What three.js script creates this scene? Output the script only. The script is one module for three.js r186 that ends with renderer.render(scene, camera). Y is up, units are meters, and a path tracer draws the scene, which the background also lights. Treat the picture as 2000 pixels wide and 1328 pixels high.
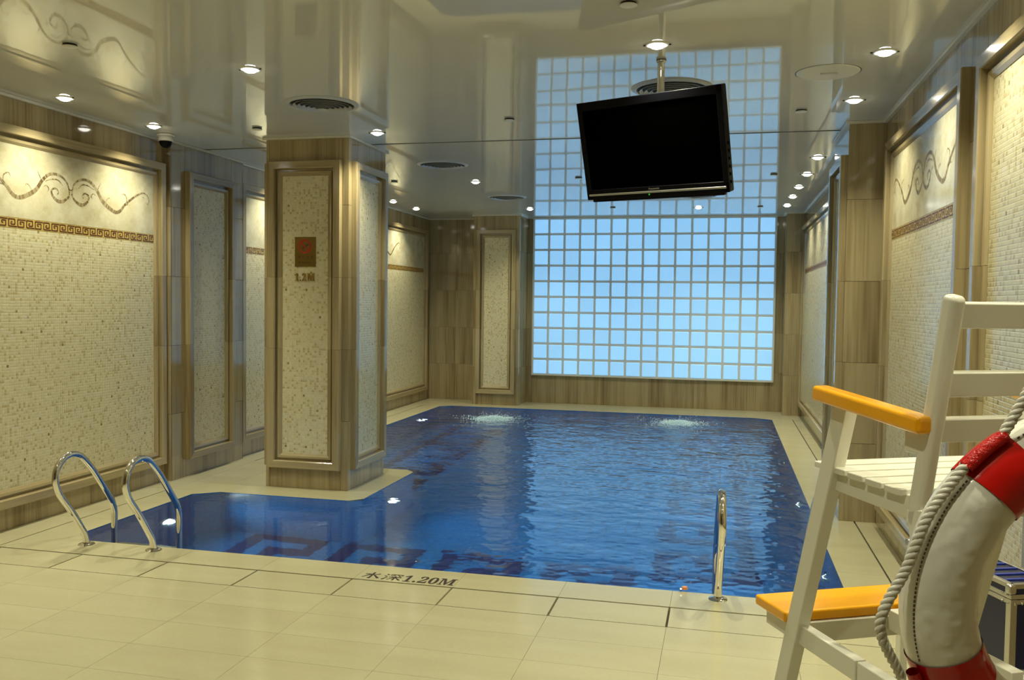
import * as THREE from 'three';
import { RoundedBoxGeometry } from 'three/addons/geometries/RoundedBoxGeometry.js';
import { mergeGeometries, mergeVertices } from 'three/addons/utils/BufferGeometryUtils.js';
import { TextGeometry } from 'three/addons/geometries/TextGeometry.js';
import { FontLoader } from 'three/addons/loaders/FontLoader.js';
import { RectAreaLightUniformsLib } from 'three/addons/lights/RectAreaLightUniformsLib.js';

// ---------------------------------------------------------------- camera, renderer, lights (d = depth into the room = -z)
const scene = new THREE.Scene();
scene.background = new THREE.Color(0x000000);
const camera = new THREE.PerspectiveCamera(41.8687, 2000 / 1328, 0.05, 60);
camera.position.set(0, 1.5, 0);
camera.rotation.order = 'YXZ';
camera.rotation.set(-0.041758, 0.232738, 0.012819);
const renderer = new THREE.WebGLRenderer();
renderer.toneMapping = THREE.LinearToneMapping;
renderer.toneMappingExposure = 1.0;
renderer.shadowMap.enabled = true;
RectAreaLightUniformsLib.init();
const LAMP_CD = 6.4, LAMP_COLOR = new THREE.Color().setRGB(1.0, 0.965, 0.71);   // ceiling spotlights
const POOL_CD = 2.8, POOL_COLOR = new THREE.Color().setRGB(0.85, 1.0, 0.95);    // underwater lamps
const GLASS = [0.215, 0.475, 0.80];                                            // backlit glass blocks

// ---------------------------------------------------------------- main dimensions, metres
const H = 2.781, XL = -4.45, XR = 1.064, DB = 13.135, DN = -3.0;
const YJ = [0, 0.55, 1.115, 1.68, 2.245, H];
const SEAM = 6.875;
const WATER = -0.004, POOLY = -1.13;
const PN = 4.685, PF = 12.29, PXR = 0.659, PXL = -3.945, ISX = -2.622, IS0 = 6.159, IS1 = 7.45;
const PIL = { x0: -3.556, x1: -2.852, d0: 6.465, d1: 7.234 };

// ---------------------------------------------------------------- helpers
let seed = 12345;
const rnd = () => { seed = (seed * 1664525 + 1013904223) >>> 0; return seed / 4294967296; };
const rr = (a, b) => a + (b - a) * rnd();
const used = {};
const numbered = (n) => { used[n] = (used[n] ?? -1) + 1; return used[n] ? n + '_' + String(used[n]).padStart(3, '0') : n; };
const shade = (o) => { o.traverse((c) => { if (c.isMesh) { c.castShadow = true; c.receiveShadow = true; } }); return o; };
function thing(name, label, category, group, pos = [0, 0, 0], turn = 0) {
  const o = new THREE.Group(); o.name = numbered(name); o.position.set(...pos); o.rotation.y = turn;
  o.userData = { label, category }; if (group) o.userData.group = group;
  scene.add(o); return o;
}
function struct(name, label, category) {
  const o = new THREE.Group(); o.name = numbered(name); o.userData = { label, category, kind: 'structure' }; scene.add(o); return o;
}
function part(name, geometry, material, parent, label) {
  const m = new THREE.Mesh(geometry, material); m.name = name; if (label) m.userData.label = label; parent.add(m); return m;
}
// texture coordinates in metres from position and the way each face points; grain runs along y
function metreUV(g, ou = 0, ov = 0) {
  const p = g.attributes.position, n = g.attributes.normal, uv = new Float32Array(p.count * 2);
  for (let i = 0; i < p.count; i++) {
    const ax = Math.abs(n.getX(i)), ay = Math.abs(n.getY(i)), az = Math.abs(n.getZ(i));
    let u, v;
    if (ay > ax && ay > az) { u = p.getX(i); v = p.getZ(i); } else if (ax > az) { u = p.getZ(i); v = p.getY(i); } else { u = p.getX(i); v = p.getY(i); }
    uv[2 * i] = u + ou; uv[2 * i + 1] = v + ov;
  }
  g.setAttribute('uv', new THREE.BufferAttribute(uv, 2)); return g;
}
// box between two corners given as x, y, depth
function boxd(x0, y0, d0, x1, y1, d1, ou, ov) {
  const g = new THREE.BoxGeometry(Math.abs(x1 - x0), Math.abs(y1 - y0), Math.abs(d1 - d0));
  g.translate((x0 + x1) / 2, (y0 + y1) / 2, -(d0 + d1) / 2);
  return metreUV(g, ou, ov);
}
function rbox(w, h, d, r = 0.003, seg = 2) { return metreUV(new RoundedBoxGeometry(w, h, d, seg, r)); }
// bar of section w (along side) by t between two points; side gives the direction of w
function bar(a, b, w, t, side, r = 0.003) {
  const A = new THREE.Vector3(...a), B = new THREE.Vector3(...b), y = B.clone().sub(A), len = y.length(); y.normalize();
  const x = new THREE.Vector3(...side).addScaledVector(y, -new THREE.Vector3(...side).dot(y)).normalize(), z = x.clone().cross(y);
  const g = rbox(w, len, t, r);
  g.applyMatrix4(new THREE.Matrix4().makeBasis(x, y, z).setPosition(A.clone().add(B).multiplyScalar(0.5)));
  return g;
}
const V = (x, y, d) => new THREE.Vector3(x, y, -d);
const lathe = (pts, seg = 40) => new THREE.LatheGeometry(pts.map(([x, y]) => new THREE.Vector2(x, y)), seg);
const clean = (g) => { const h = g.index ? g.toNonIndexed() : g.clone(); for (const k of Object.keys(h.attributes)) if (!['position', 'normal', 'uv', 'color'].includes(k)) h.deleteAttribute(k); return h; };
const merge = (list) => mergeGeometries(list.map(clean));

// ---------------------------------------------------------------- noise and textures
const grid = new Float32Array(256 * 256); { let s = 777; for (let i = 0; i < grid.length; i++) { s = (s * 1103515245 + 12345) & 0x7fffffff; grid[i] = (s >>> 8) % 10007 / 10007; } }
function vn(x, y, px, py) {            // value noise that repeats after px, py cells
  const x0 = Math.floor(x), y0 = Math.floor(y), fx = x - x0, fy = y - y0, sx = fx * fx * fx * (fx * (fx * 6 - 15) + 10), sy = fy * fy * fy * (fy * (fy * 6 - 15) + 10);
  const w = (a, n) => ((a % n) + n) % n, at = (i, j) => grid[(w(j, py) & 255) * 256 + (w(i, px) & 255)];
  return (at(x0, y0) * (1 - sx) + at(x0 + 1, y0) * sx) * (1 - sy) + (at(x0, y0 + 1) * (1 - sx) + at(x0 + 1, y0 + 1) * sx) * sy;
}
const toS = (c) => Math.round(255 * Math.min(1, Math.max(0, c <= 0.0031308 ? 12.92 * c : 1.055 * Math.pow(c, 1 / 2.4) - 0.055)));
function colorTex(n, size, f) {        // f(u, v) -> linear rgb; size in metres
  const data = new Uint8Array(n * n * 4);
  for (let j = 0; j < n; j++) for (let i = 0; i < n; i++) { const c = f(i / n, j / n), o = (j * n + i) * 4; data[o] = toS(c[0]); data[o + 1] = toS(c[1]); data[o + 2] = toS(c[2]); data[o + 3] = 255; }
  const t = new THREE.DataTexture(data, n, n); t.colorSpace = THREE.SRGBColorSpace; return finish(t, size);
}
function floatTex(n, size, f) {
  const data = new Float32Array(n * n * 4);
  for (let j = 0; j < n; j++) for (let i = 0; i < n; i++) { const c = f(i / n, j / n), o = (j * n + i) * 4; data[o] = data[o + 1] = data[o + 2] = c; data[o + 3] = 1; }
  return finish(new THREE.DataTexture(data, n, n, THREE.RGBAFormat, THREE.FloatType), size);
}
function finish(t, size) { t.wrapS = t.wrapT = THREE.RepeatWrapping; t.magFilter = THREE.LinearFilter; t.minFilter = THREE.LinearFilter; t.repeat.set(1 / size, 1 / size); t.needsUpdate = true; return t; }
const mix = (a, b, t) => a.map((x, i) => x + (b[i] - x) * t);

// vein-cut stone: vertical streaks
const stoneTex = colorTex(1024, 1.6, (u, v) => {
  const wob = 0.012 * (vn(u * 6, v * 3, 6, 3) - 0.5);
  const U = u + wob;
  let s = 0.45 * vn(U * 10, v * 1, 10, 1) + 0.3 * vn(U * 34 + 3, v * 2, 34, 2) + 0.25 * vn(U * 110, v * 3, 110, 3);
  s += 0.16 * (vn(U * 240, v * 8, 240, 8) - 0.5);
  const t = Math.min(1, Math.max(0, (s - 0.25) * 2));
  return mix([0.215, 0.155, 0.072], [0.395, 0.318, 0.175], t);
});
const NT = 64, TILE = 0.0195, tileTone = [];
for (let i = 0; i < NT * NT; i++) {
  const k = rnd(), base = mix([0.60, 0.53, 0.31], [0.69, 0.625, 0.40], rnd());
  tileTone.push(k < 0.005 ? mix([0.25, 0.19, 0.08], [0.33, 0.25, 0.10], rnd()) : k < 0.17 ? mix([0.47, 0.38, 0.18], [0.54, 0.46, 0.25], rnd()) : k < 0.185 ? [0.64, 0.61, 0.48] : base);
}
const mosaicTex = colorTex(1024, NT * TILE, (u, v) => {
  const x = u * NT, y = v * NT, fx = x % 1, fy = y % 1;
  if (fx < 0.1 || fy < 0.1) return [0.66, 0.60, 0.41];
  const c = tileTone[Math.floor(y) * NT + Math.floor(x)], n = 0.94 + 0.12 * vn(u * 256, v * 256, 256, 256);
  return c.map((q) => q * n);
});
const mosaicBump = floatTex(1024, NT * TILE, (u, v) => {
  const x = u * NT, y = v * NT, fx = x % 1, fy = y % 1, e = Math.min(fx - 0.1, fy - 0.1, 1 - fx, 1 - fy);
  const t = grid[(Math.floor(y) * 71 + Math.floor(x) * 13) & 65535] - 0.5, t2 = grid[(Math.floor(y) * 31 + Math.floor(x) * 57 + 999) & 65535] - 0.5;
  return (e < 0 ? 0 : Math.min(1, e / 0.08)) * (0.8 + 0.12 * (t * (fx - 0.5) + t2 * (fy - 0.5)));
});
const marbleTex = colorTex(512, 0.9, (u, v) => {
  const s = 0.5 * vn(u * 9, v * 9, 9, 9) + 0.3 * vn(u * 27, v * 27, 27, 27) + 0.2 * vn(u * 90, v * 90, 90, 90);
  return mix([0.49, 0.43, 0.26], [0.62, 0.575, 0.41], Math.min(1, Math.max(0, (s - 0.2) * 1.8)));
});
const deckTex = colorTex(1024, 2.4, (u, v) => {
  const s = 0.5 * vn(u * 3, v * 14, 3, 14) + 0.3 * vn(u * 9, v * 40, 9, 40) + 0.2 * vn(u * 200, v * 200, 200, 200);
  return mix([0.43, 0.395, 0.245], [0.495, 0.46, 0.295], s);
});
const poolTex = colorTex(512, 1.28, (u, v) => {
  const x = u * 52, y = v * 52, fx = x % 1, fy = y % 1;
  if (fx < 0.1 || fy < 0.1) return [0.05, 0.14, 0.28];
  const k = grid[(Math.floor(y) * 83 + Math.floor(x) * 7) & 65535];
  return mix([0.006, 0.09, 0.30], [0.012, 0.145, 0.41], k);
});
const sheetBump = floatTex(512, 4.6, (u, v) => 0.62 * vn(u * 6, v * 6, 6, 6) + 0.38 * vn(u * 13, v * 11, 13, 11));
const waterBump = floatTex(1024, 8, (u, v) => {    // one 8 m field over the whole pool: calm by the near side, ruffled round the jets
  const x = u < 0.5 ? u * 8 : u * 8 - 8, k = (1 - v) * 8, d = k < 4.4 ? k + 8 : k;
  const jet = Math.max(Math.exp(-((x + 2.87) ** 2 + (d - 11.1) ** 2) / 2.2), Math.exp(-((x + 0.53) ** 2 + (d - 11.5) ** 2) / 2.2));
  const a = 0.08 + 0.62 * Math.min(1, Math.max(0, (d - 5.6) / 2.4)) + 0.16 * Math.min(1, Math.max(0, (x + 2.4) / 1.6)) + 0.7 * jet + 0.22 * Math.exp(-(((d - 5.0) / 0.5) ** 2)) * Math.min(1, Math.max(0, (x + 1.9) / 0.5));
  return 0.5 + a * (0.40 * vn(u * 21, v * 29, 21, 29) + 0.3 * vn(u * 57, v * 80, 57, 80) + 0.2 * vn(u * 121, v * 173, 121, 173) + 0.1 * vn(u * 240, v * 251, 240, 251) - 0.5);
});
const clothBump = floatTex(512, 0.5, (u, v) => 0.7 * vn(u * 12, v * 7, 12, 7) + 0.3 * vn(u * 40, v * 34, 40, 34));

// ---------------------------------------------------------------- materials
const std = (o) => new THREE.MeshStandardMaterial(o), phy = (o) => new THREE.MeshPhysicalMaterial(o);
const lin = (r, g, b) => new THREE.Color().setRGB(r, g, b);
const M = {
  stone: phy({ map: stoneTex, roughness: 0.07, ior: 1.52 }),
  stoneFrame: phy({ map: stoneTex, color: lin(1.06, 1.06, 1.05), roughness: 0.13, ior: 1.52 }),
  core: std({ color: lin(0.16, 0.13, 0.08), roughness: 0.9 }),
  mosaic: phy({ map: mosaicTex, bumpMap: mosaicBump, bumpScale: 0.0008, roughness: 0.16 }),
  marble: phy({ map: marbleTex, roughness: 0.12 }),
  keyGold: std({ color: lin(0.50, 0.36, 0.10), roughness: 0.3 }),
  keyBrown: std({ color: lin(0.10, 0.035, 0.02), roughness: 0.3 }),
  inlay: std({ vertexColors: true, roughness: 0.3 }),
  deck: phy({ map: deckTex, roughness: 0.14, ior: 1.42 }),
  seam: std({ color: lin(0.10, 0.085, 0.055), roughness: 0.5 }),
  grout: std({ color: lin(0.07, 0.05, 0.03), roughness: 0.9 }),
  pool: std({ map: poolTex, roughness: 0.3 }),
  poolKey: std({ color: lin(0.012, 0.016, 0.10), roughness: 0.35 }),
  water: phy({ color: 0xffffff, transmission: 1, thickness: 1.2, ior: 1.333, roughness: 0.065, bumpMap: waterBump, bumpScale: 0.028, attenuationColor: lin(0.62, 0.88, 1.0), attenuationDistance: 3 }),
  foam: std({ color: lin(0.50, 0.68, 0.72), roughness: 0.6 }),
  ceiling: phy({ color: lin(0.61, 0.615, 0.575), roughness: 0.025, ior: 1.65, bumpMap: sheetBump, bumpScale: 0.0010 }),
  trim: std({ color: lin(0.66, 0.64, 0.54), roughness: 0.35 }),
  white: std({ color: lin(0.78, 0.78, 0.72), roughness: 0.35 }),
  vent: std({ color: lin(0.48, 0.49, 0.47), roughness: 0.4 }),
  dark: std({ color: lin(0.012, 0.012, 0.012), roughness: 0.6 }),
  lamp: std({ color: lin(0.9, 0.9, 0.85), emissive: lin(1, 0.97, 0.86), emissiveIntensity: 14 }),
  poolLamp: std({ color: lin(0.8, 0.9, 0.9), emissive: lin(0.85, 1, 0.95), emissiveIntensity: 5 }),
  chrome: std({ color: lin(0.82, 0.80, 0.76), metalness: 1, roughness: 0.07 }),
  steel: std({ color: lin(0.60, 0.58, 0.52), metalness: 1, roughness: 0.22 }),
  alu: std({ color: lin(0.62, 0.60, 0.55), metalness: 1, roughness: 0.32 }),
  brass: std({ color: lin(0.40, 0.29, 0.09), metalness: 1, roughness: 0.2 }),
  plate: std({ color: lin(0.19, 0.13, 0.04), metalness: 1, roughness: 0.28 }),
  red: std({ color: lin(0.42, 0.012, 0.008), roughness: 0.22 }),
  black: phy({ color: lin(0.004, 0.004, 0.006), roughness: 0.35, specularIntensity: 0.2 }),
  screen: phy({ color: lin(0.0006, 0.0006, 0.0006), roughness: 0.9, specularIntensity: 0 }),
  silver: std({ color: lin(0.5, 0.5, 0.48), metalness: 0.8, roughness: 0.35 }),
  led: std({ color: 0x000000, emissive: lin(0.02, 0.5, 0.02), emissiveIntensity: 1 }),
  mortar: std({ color: lin(0.72, 0.76, 0.72), roughness: 0.7 }),
  wood: phy({ color: lin(0.74, 0.73, 0.62), roughness: 0.28 }),
  yellow: phy({ color: lin(0.92, 0.41, 0.002), roughness: 0.2, clearcoat: 0.5, clearcoatRoughness: 0.06 }),
  vinyl: phy({ color: lin(0.76, 0.74, 0.66), roughness: 0.2, bumpMap: clothBump, bumpScale: 0.004 }),
  vinylRed: phy({ color: lin(0.50, 0.008, 0.006), roughness: 0.14, bumpMap: clothBump, bumpScale: 0.002 }),
  rope: std({ color: lin(0.66, 0.64, 0.56), roughness: 0.7 }),
  stitch: std({ color: lin(0.16, 0.13, 0.09), roughness: 0.9 }),
  caseBlue: phy({ color: lin(0.006, 0.010, 0.045), roughness: 0.2 }),
  caseStripe: phy({ color: lin(0.02, 0.04, 0.30), roughness: 0.2 }),
  print: std({ color: lin(0.035, 0.018, 0.01), roughness: 0.6 }),
};
const glassMats = []; for (let i = 0; i < 6; i++) { const k = 0.94 + 0.025 * i; glassMats.push(phy({ color: lin(0.3, 0.5, 0.6), roughness: 0.3, emissive: lin(...GLASS), emissiveIntensity: k })); }
const font = await new FontLoader().loadAsync('fonts/droid/droid_serif_bold.typeface.json');
const fontSans = await new FontLoader().loadAsync('fonts/droid/droid_sans_bold.typeface.json');

// ---------------------------------------------------------------- wall faces: local a (along), y, h (outwards)
const face = (ox, od, ax, ad, nx, nd) => ({ at: (a, y, h) => [ox + a * ax + h * nx, y, od + a * ad + h * nd], ox, od, ax, ad, nx, nd });
function fbox(F, a0, y0, h0, a1, y1, h1, ou, ov) { const p = F.at(a0, y0, h0), q = F.at(a1, y1, h1); return boxd(...p, ...q, ou, ov); }
const GAP = 0.0012;
function slab(F, parent, a0, a1, y0, y1) {
  if (a1 - a0 < 0.004 || y1 - y0 < 0.004) return;
  part('stone_slab', fbox(F, a0 + GAP, y0 + GAP, -0.02, a1 - GAP, y1 - GAP, 0, rr(0, 1.6), rr(0, 1.6)), M.stone, parent);
}
// stone facing over a0..a1, holes = [[a0, a1, y0, y1], ...] sorted
function facing(F, parent, a0, a1, holes = [], cols = 0.62, ys = YJ) {
  const run = (s, e) => { const n = Math.max(1, Math.round((e - s) / cols)); for (let i = 0; i < n; i++) for (let j = 0; j + 1 < ys.length; j++) slab(F, parent, s + (e - s) * i / n, s + (e - s) * (i + 1) / n, ys[j], ys[j + 1]); };
  let s = a0;
  for (const [h0, h1, y0, y1] of holes) {
    if (h0 > s) run(s, h0);
    const n = Math.max(1, Math.round((h1 - h0) / cols));
    for (let i = 0; i < n; i++) { const p = h0 + (h1 - h0) * i / n, q = h0 + (h1 - h0) * (i + 1) / n; slab(F, parent, p, q, ys[0], y0); slab(F, parent, p, q, y1, ys[ys.length - 1]); }
    s = h1;
  }
  if (a1 > s) run(s, a1);
}
const PROFILE = [[0, -0.02], [0, 0.04], [0.004, 0.045], [0.055, 0.045], [0.06, 0.04], [0.061, 0.002], [0.077, 0.002], [0.081, 0.018], [0.098, 0.015], [0.115, 0.004], [0.115, -0.02]];
const FW = 0.115;
// one mitred length of moulding: from end e0 to e1 along the outer edge, inward offset = profile x; m0, m1 = mitre (1) or square (0) ends
function moulding(map, e0, e1, m0, m1) {
  const pos = [], uv = [], n = PROFILE.length, ou = rr(0, 1.6), ov = rr(0, 1.6);
  const P = (k, end) => { const [o, h] = PROFILE[k]; return [end ? e1 - m1 * o : e0 + m0 * o, o, h]; };
  const put = (q) => { pos.push(...map(...q)); uv.push(q[1] + q[2] + ou, q[0] + ov); };
  for (let k = 0; k < n; k++) { const k2 = (k + 1) % n, A = P(k, 0), B = P(k, 1), C = P(k2, 1), D = P(k2, 0); for (const q of [A, C, B, A, D, C]) put(q); }
  const tri = THREE.ShapeUtils.triangulateShape(PROFILE.map(([x, y]) => new THREE.Vector2(x, y)), []);
  for (const t of tri) { for (const k of t) put(P(k, 0)); for (const k of [...t].reverse()) put(P(k, 1)); }
  const g = new THREE.BufferGeometry(); g.setAttribute('position', new THREE.Float32BufferAttribute(pos, 3)); g.setAttribute('uv', new THREE.Float32BufferAttribute(uv, 2));
  g.computeVertexNormals(); return g;
}
function frame(F, parent, a0, a1, y0, y1) {
  const W = (a, y, h) => { const p = F.at(a, y, h); return [p[0], p[1], -p[2]]; };
  const cuts = [y0, 1.115, 1.68, y1];
  for (let i = 0; i < 3; i++) {
    const s = cuts[i] + (i ? 0.0008 : 0), e = cuts[i + 1] - (i < 2 ? 0.0008 : 0);
    part('frame_stile', moulding((t, o, h) => W(a0 + o, t, h), s, e, i === 0 ? 1 : 0, i === 2 ? 1 : 0), M.stoneFrame, parent);
    part('frame_stile', moulding((t, o, h) => W(a1 - o, t, h), s, e, i === 0 ? 1 : 0, i === 2 ? 1 : 0), M.stoneFrame, parent);
  }
  part('frame_rail', moulding((t, o, h) => W(t, y0 + o, h), a0, a1, 1, 1), M.stoneFrame, parent);
  part('frame_rail', moulding((t, o, h) => W(t, y1 - o, h), a0, a1, 1, 1), M.stoneFrame, parent);
}
const KEY0 = 1.94, KEY1 = 2.008;
function greekKey(F, parent, a0, a1) {
  part('key_band', fbox(F, a0, KEY0, -0.015, a1, KEY1, 0.002), M.keyGold, parent, 'gold mosaic strip');
  const list = [], n = Math.round((a1 - a0) / 0.075), w = (a1 - a0) / n, y0 = KEY0 + 0.011, hh = KEY1 - KEY0 - 0.022, s = 0.0075;
  const st = (c, x0, y0_, x1, y1_) => list.push(fbox(F, c + x0 * w - (x0 === x1 ? s / 2 : 0), y0 + y0_ * hh - (y0_ === y1_ ? s / 2 : 0), 0.001, c + x1 * w + (x0 === x1 ? s / 2 : 0), y0 + y1_ * hh + (y0_ === y1_ ? s / 2 : 0), 0.0032));
  for (let i = 0; i < n; i++) {
    const c = a0 + i * w, f = i % 2 ? (y) => 1 - y : (y) => y;
    const S = (x0, ya, x1, yb) => st(c, x0, Math.min(f(ya), f(yb)), x1, Math.max(f(ya), f(yb)));
    S(0.1, 0, 0.1, 1); S(0.1, 0, 0.78, 0); S(0.78, 0, 0.78, 0.72); S(0.36, 0.72, 0.78, 0.72); S(0.36, 0.4, 0.36, 0.72); S(0.36, 0.4, 0.52, 0.4); S(0.1, 1, 1.0, 1);
  }
  part('key_pattern', merge(list), M.keyBrown, parent, 'dark brown meander of small tiles');
}
// scroll ornament: ribbons of small tiles in (a, y) about the middle of the panel
const SCROLL = [
  { w: [0.012, 0.038, 0.008], p: [[722, 655], [745, 640], [755, 600], [790, 555], [850, 535], [920, 560], [980, 640], [1030, 745], [1100, 825], [1180, 880], [1230, 862], [1270, 805], [1340, 742], [1420, 685], [1490, 662], [1540, 700], [1558, 750], [1535, 790], [1512, 765]] },
  { w: [0.010, 0.030, 0.008], p: [[745, 640], [742, 710], [785, 775], [840, 802], [890, 765], [902, 712], [862, 680], [838, 712], [850, 735]] },
  { w: [0.004, 0.012, 0.004], p: [[800, 630], [840, 590], [900, 600], [955, 640]] },
  { w: [0.004, 0.009, 0.004], p: [[985, 650], [1002, 610], [1022, 562]] },
  { w: [0.003, 0.010, 0.003], p: [[940, 742], [925, 705], [950, 680], [968, 700]] },
  { w: [0.003, 0.010, 0.003], p: [[1240, 705], [1255, 672], [1290, 700], [1298, 745], [1285, 785]] },
  { w: [0.003, 0.008, 0.003], p: [[1270, 805], [1310, 795], [1345, 802]] },
  { w: [0.003, 0.008, 0.003], p: [[1075, 780], [1085, 740], [1115, 725], [1125, 755]] },
  { w: [0.003, 0.008, 0.003], p: [[1470, 705], [1495, 715], [1510, 735]] },
];
function scroll(F, parent, mid, k = 1) {
  const pos = [], col = [], nor = [], nrm = [F.nx, 0, -F.nd], flip = F.ad * F.nx - F.ax * F.nd < 0;
  const W = (a, y) => { const p = F.at(mid + a * k, y, 0.0042); return [p[0], p[1], -p[2]]; };
  for (const m of [-1, 1]) for (const { w, p } of SCROLL) {
    const c = new THREE.CatmullRomCurve3(p.map(([X, Y]) => new THREE.Vector3(m * (X - 728) * 0.00105, 2.252 - (Y - 640 - 0.165 * (X - 728)) / 1490, 0)));
    const n = Math.max(8, Math.round(c.getLength() / 0.011));
    for (let i = 0; i < n; i++) {
      const t0 = (i + 0.12) / n, t1 = (i + 0.88) / n, q = [];
      const wd = (t) => (t < 0.4 ? w[0] + (w[1] - w[0]) * t / 0.4 : w[1] + (w[2] - w[1]) * (t - 0.4) / 0.6) * 0.4;
      for (const t of [t0, t1]) { const P = c.getPointAt(t), T = c.getTangentAt(t), s = wd(t); q.push([P.x - T.y * s, P.y + T.x * s], [P.x + T.y * s, P.y - T.x * s]); }
      const g = rnd(), cc = g < 0.3 ? [0.15, 0.10, 0.042] : g < 0.65 ? [0.26, 0.19, 0.085] : [0.40, 0.325, 0.18];
      const A = W(...q[0]), B = W(...q[1]), C = W(...q[2]), D = W(...q[3]);
      for (const v of flip ? [A, D, B, A, C, D] : [A, B, D, A, D, C]) { pos.push(...v); col.push(...cc); nor.push(...nrm); }
    }
  }
  const g = new THREE.BufferGeometry(); g.setAttribute('position', new THREE.Float32BufferAttribute(pos, 3)); g.setAttribute('color', new THREE.Float32BufferAttribute(col, 3)); g.setAttribute('normal', new THREE.Float32BufferAttribute(nor, 3));
  part('scroll_inlay', g, M.inlay, parent, 'brown scrolling vine ornament');
}
function panel(F, parent, a0, a1, ornate, mid, y0 = 0.146, y1 = 2.588) {
  frame(F, parent, a0, a1, y0, y1);
  const i0 = a0 + 0.1, i1 = a1 - 0.1, b0 = y0 + 0.1, b1 = y1 - 0.085;
  part('mosaic_field', fbox(F, i0, b0, -0.018, i1, ornate ? KEY0 : b1, 0.001, rr(0, 1), rr(0, 1)), M.mosaic, parent, 'cream mosaic of tiny square tiles');
  if (ornate) {
    greekKey(F, parent, i0, i1);
    part('upper_field', fbox(F, i0, KEY1, -0.018, i1, b1, 0.003, rr(0, 1), rr(0, 1)), M.marble, parent, 'smooth cream stone field');
    scroll(F, parent, mid ?? (a0 + a1) / 2);
  }
}

// ---------------------------------------------------------------- walls
{
  const w = struct('wall_left', 'left wall of vein-cut brown stone with framed cream mosaic panels', 'wall');
  part('wall_core', boxd(XL - 0.25, -0.02, DN - 0.2, XL - 0.02, H + 0.02, DB + 0.2), M.core, w);
  const F = face(XL, 0, 0, 1, 1, 0);
  facing(F, w, DN, 6.42, [[4.315, 6.395, 0.146, 2.588]]);
  panel(F, w, 4.315, 6.395, true, 5.354);
  part('pilaster_core', boxd(XL - 0.02, 0, 6.42, XL + 0.045, H, 7.53), M.core, w);
  const Fp = face(XL + 0.065, 0, 0, 1, 1, 0);
  facing(Fp, w, 6.42, 7.53, [[6.62, 7.335, 0.146, 2.56]], 0.6);
  panel(Fp, w, 6.62, 7.335, false, 0, 0.146, 2.56);
  for (const d of [6.42, 7.53]) for (let j = 0; j < 5; j++) part('stone_slab', boxd(XL, YJ[j] + GAP, d - 0.006, XL + 0.065, YJ[j + 1] - GAP, d + 0.006, rr(0, 1), rr(0, 1)), M.stone, w);
  facing(F, w, 7.53, DB, [[7.575, 12.99, 0.146, 2.588]]);
  panel(F, w, 7.575, 12.99, true, 11.0);
}
{
  const w = struct('wall_right', 'right wall of vein-cut brown stone with framed cream mosaic panels', 'wall');
  part('wall_core', boxd(XR + 0.02, -0.02, DN - 0.2, XR + 0.25, H + 0.02, DB + 0.2), M.core, w);
  const F = face(XR, 0, 0, 1, -1, 0);
  facing(F, w, DN, 6.56, [[3.3, 4.16, 0.146, 2.56], [4.41, 6.36, 0.146, 2.588]]);
  panel(F, w, 3.3, 4.16, false, 0, 0.146, 2.56);
  panel(F, w, 4.41, 6.36, true, 5.35);
  // pilaster with a plain front and a mosaic panel on the pool side
  part('pilaster_core', boxd(0.84, 0, 6.58, XR + 0.03, H, 7.34), M.core, w);
  facing(face(0.82, 6.56, 1, 0, 0, -1), w, 0, XR - 0.82, [], 0.3);
  const Fs = face(0.82, 6.56, 0, 1, -1, 0);
  facing(Fs, w, 0, 0.8, [[0.05, 0.75, 0.146, 2.56]], 0.8);
  panel(Fs, w, 0.05, 0.75, false, 0, 0.146, 2.56);
  facing(face(0.82, 7.36, 1, 0, 0, 1), w, 0, XR - 0.82, [], 0.3);
  facing(F, w, 7.36, DB, [[7.42, 12.70, 0.146, 2.588]]);
  panel(F, w, 7.42, 12.70, true, 10.0);
}
const GX0 = -2.79, GX1 = 0.705, GY0 = 0.427, GY1 = 2.767;
{
  const w = struct('wall_back', 'far stone wall with plain pilasters around the glass block window', 'wall');
  part('wall_core', boxd(XL - 0.2, -0.02, DB + 0.02, GX0, H + 0.02, DB + 0.25), M.core, w);
  part('wall_core', boxd(GX1, -0.02, DB + 0.02, XR + 0.2, H + 0.02, DB + 0.25), M.core, w);
  part('wall_core', boxd(GX0, -0.02, DB + 0.02, GX1, GY0, DB + 0.25), M.core, w);
  part('wall_core', boxd(GX0, GY1, DB + 0.02, GX1, H + 0.02, DB + 0.25), M.core, w);
  const F = face(0, DB, 1, 0, 0, -1);
  facing(F, w, XL, -3.58, [], 0.45);
  facing(F, w, -2.89, GX0, [], 0.3);
  facing(F, w, GX0, GX1, [], 0.35, [0, GY0]);
  facing(F, w, GX1, 0.82, [], 0.3);
  facing(F, w, GX0, GX1, [], 3.6, [GY1, H]);
  // left pilaster with mosaic panel
  part('pilaster_core', boxd(-3.56, 0, 12.62, -2.91, H, DB + 0.02), M.core, w);
  const Fl = face(-3.58, 12.6, 1, 0, 0, -1);
  facing(Fl, w, 0, 0.69, [[0.05, 0.64, 0.165, 2.56]], 0.8);
  panel(Fl, w, 0.05, 0.64, false, 0, 0.165, 2.56);
  facing(face(-2.89, 12.6, 0, 1, 1, 0), w, 0, DB - 12.6, [], 0.6);
  facing(face(-3.58, 12.6, 0, 1, -1, 0), w, 0, DB - 12.6, [], 0.6);
  // right pilaster
  part('pilaster_core', boxd(0.84, 0, 12.74, XR, H, DB + 0.02), M.core, w);
  facing(face(0.82, 12.72, 1, 0, 0, -1), w, 0, XR - 0.82, [], 0.3);
  facing(face(0.82, 12.72, 0, 1, -1, 0), w, 0, DB - 12.72, [], 0.6);
}
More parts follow.
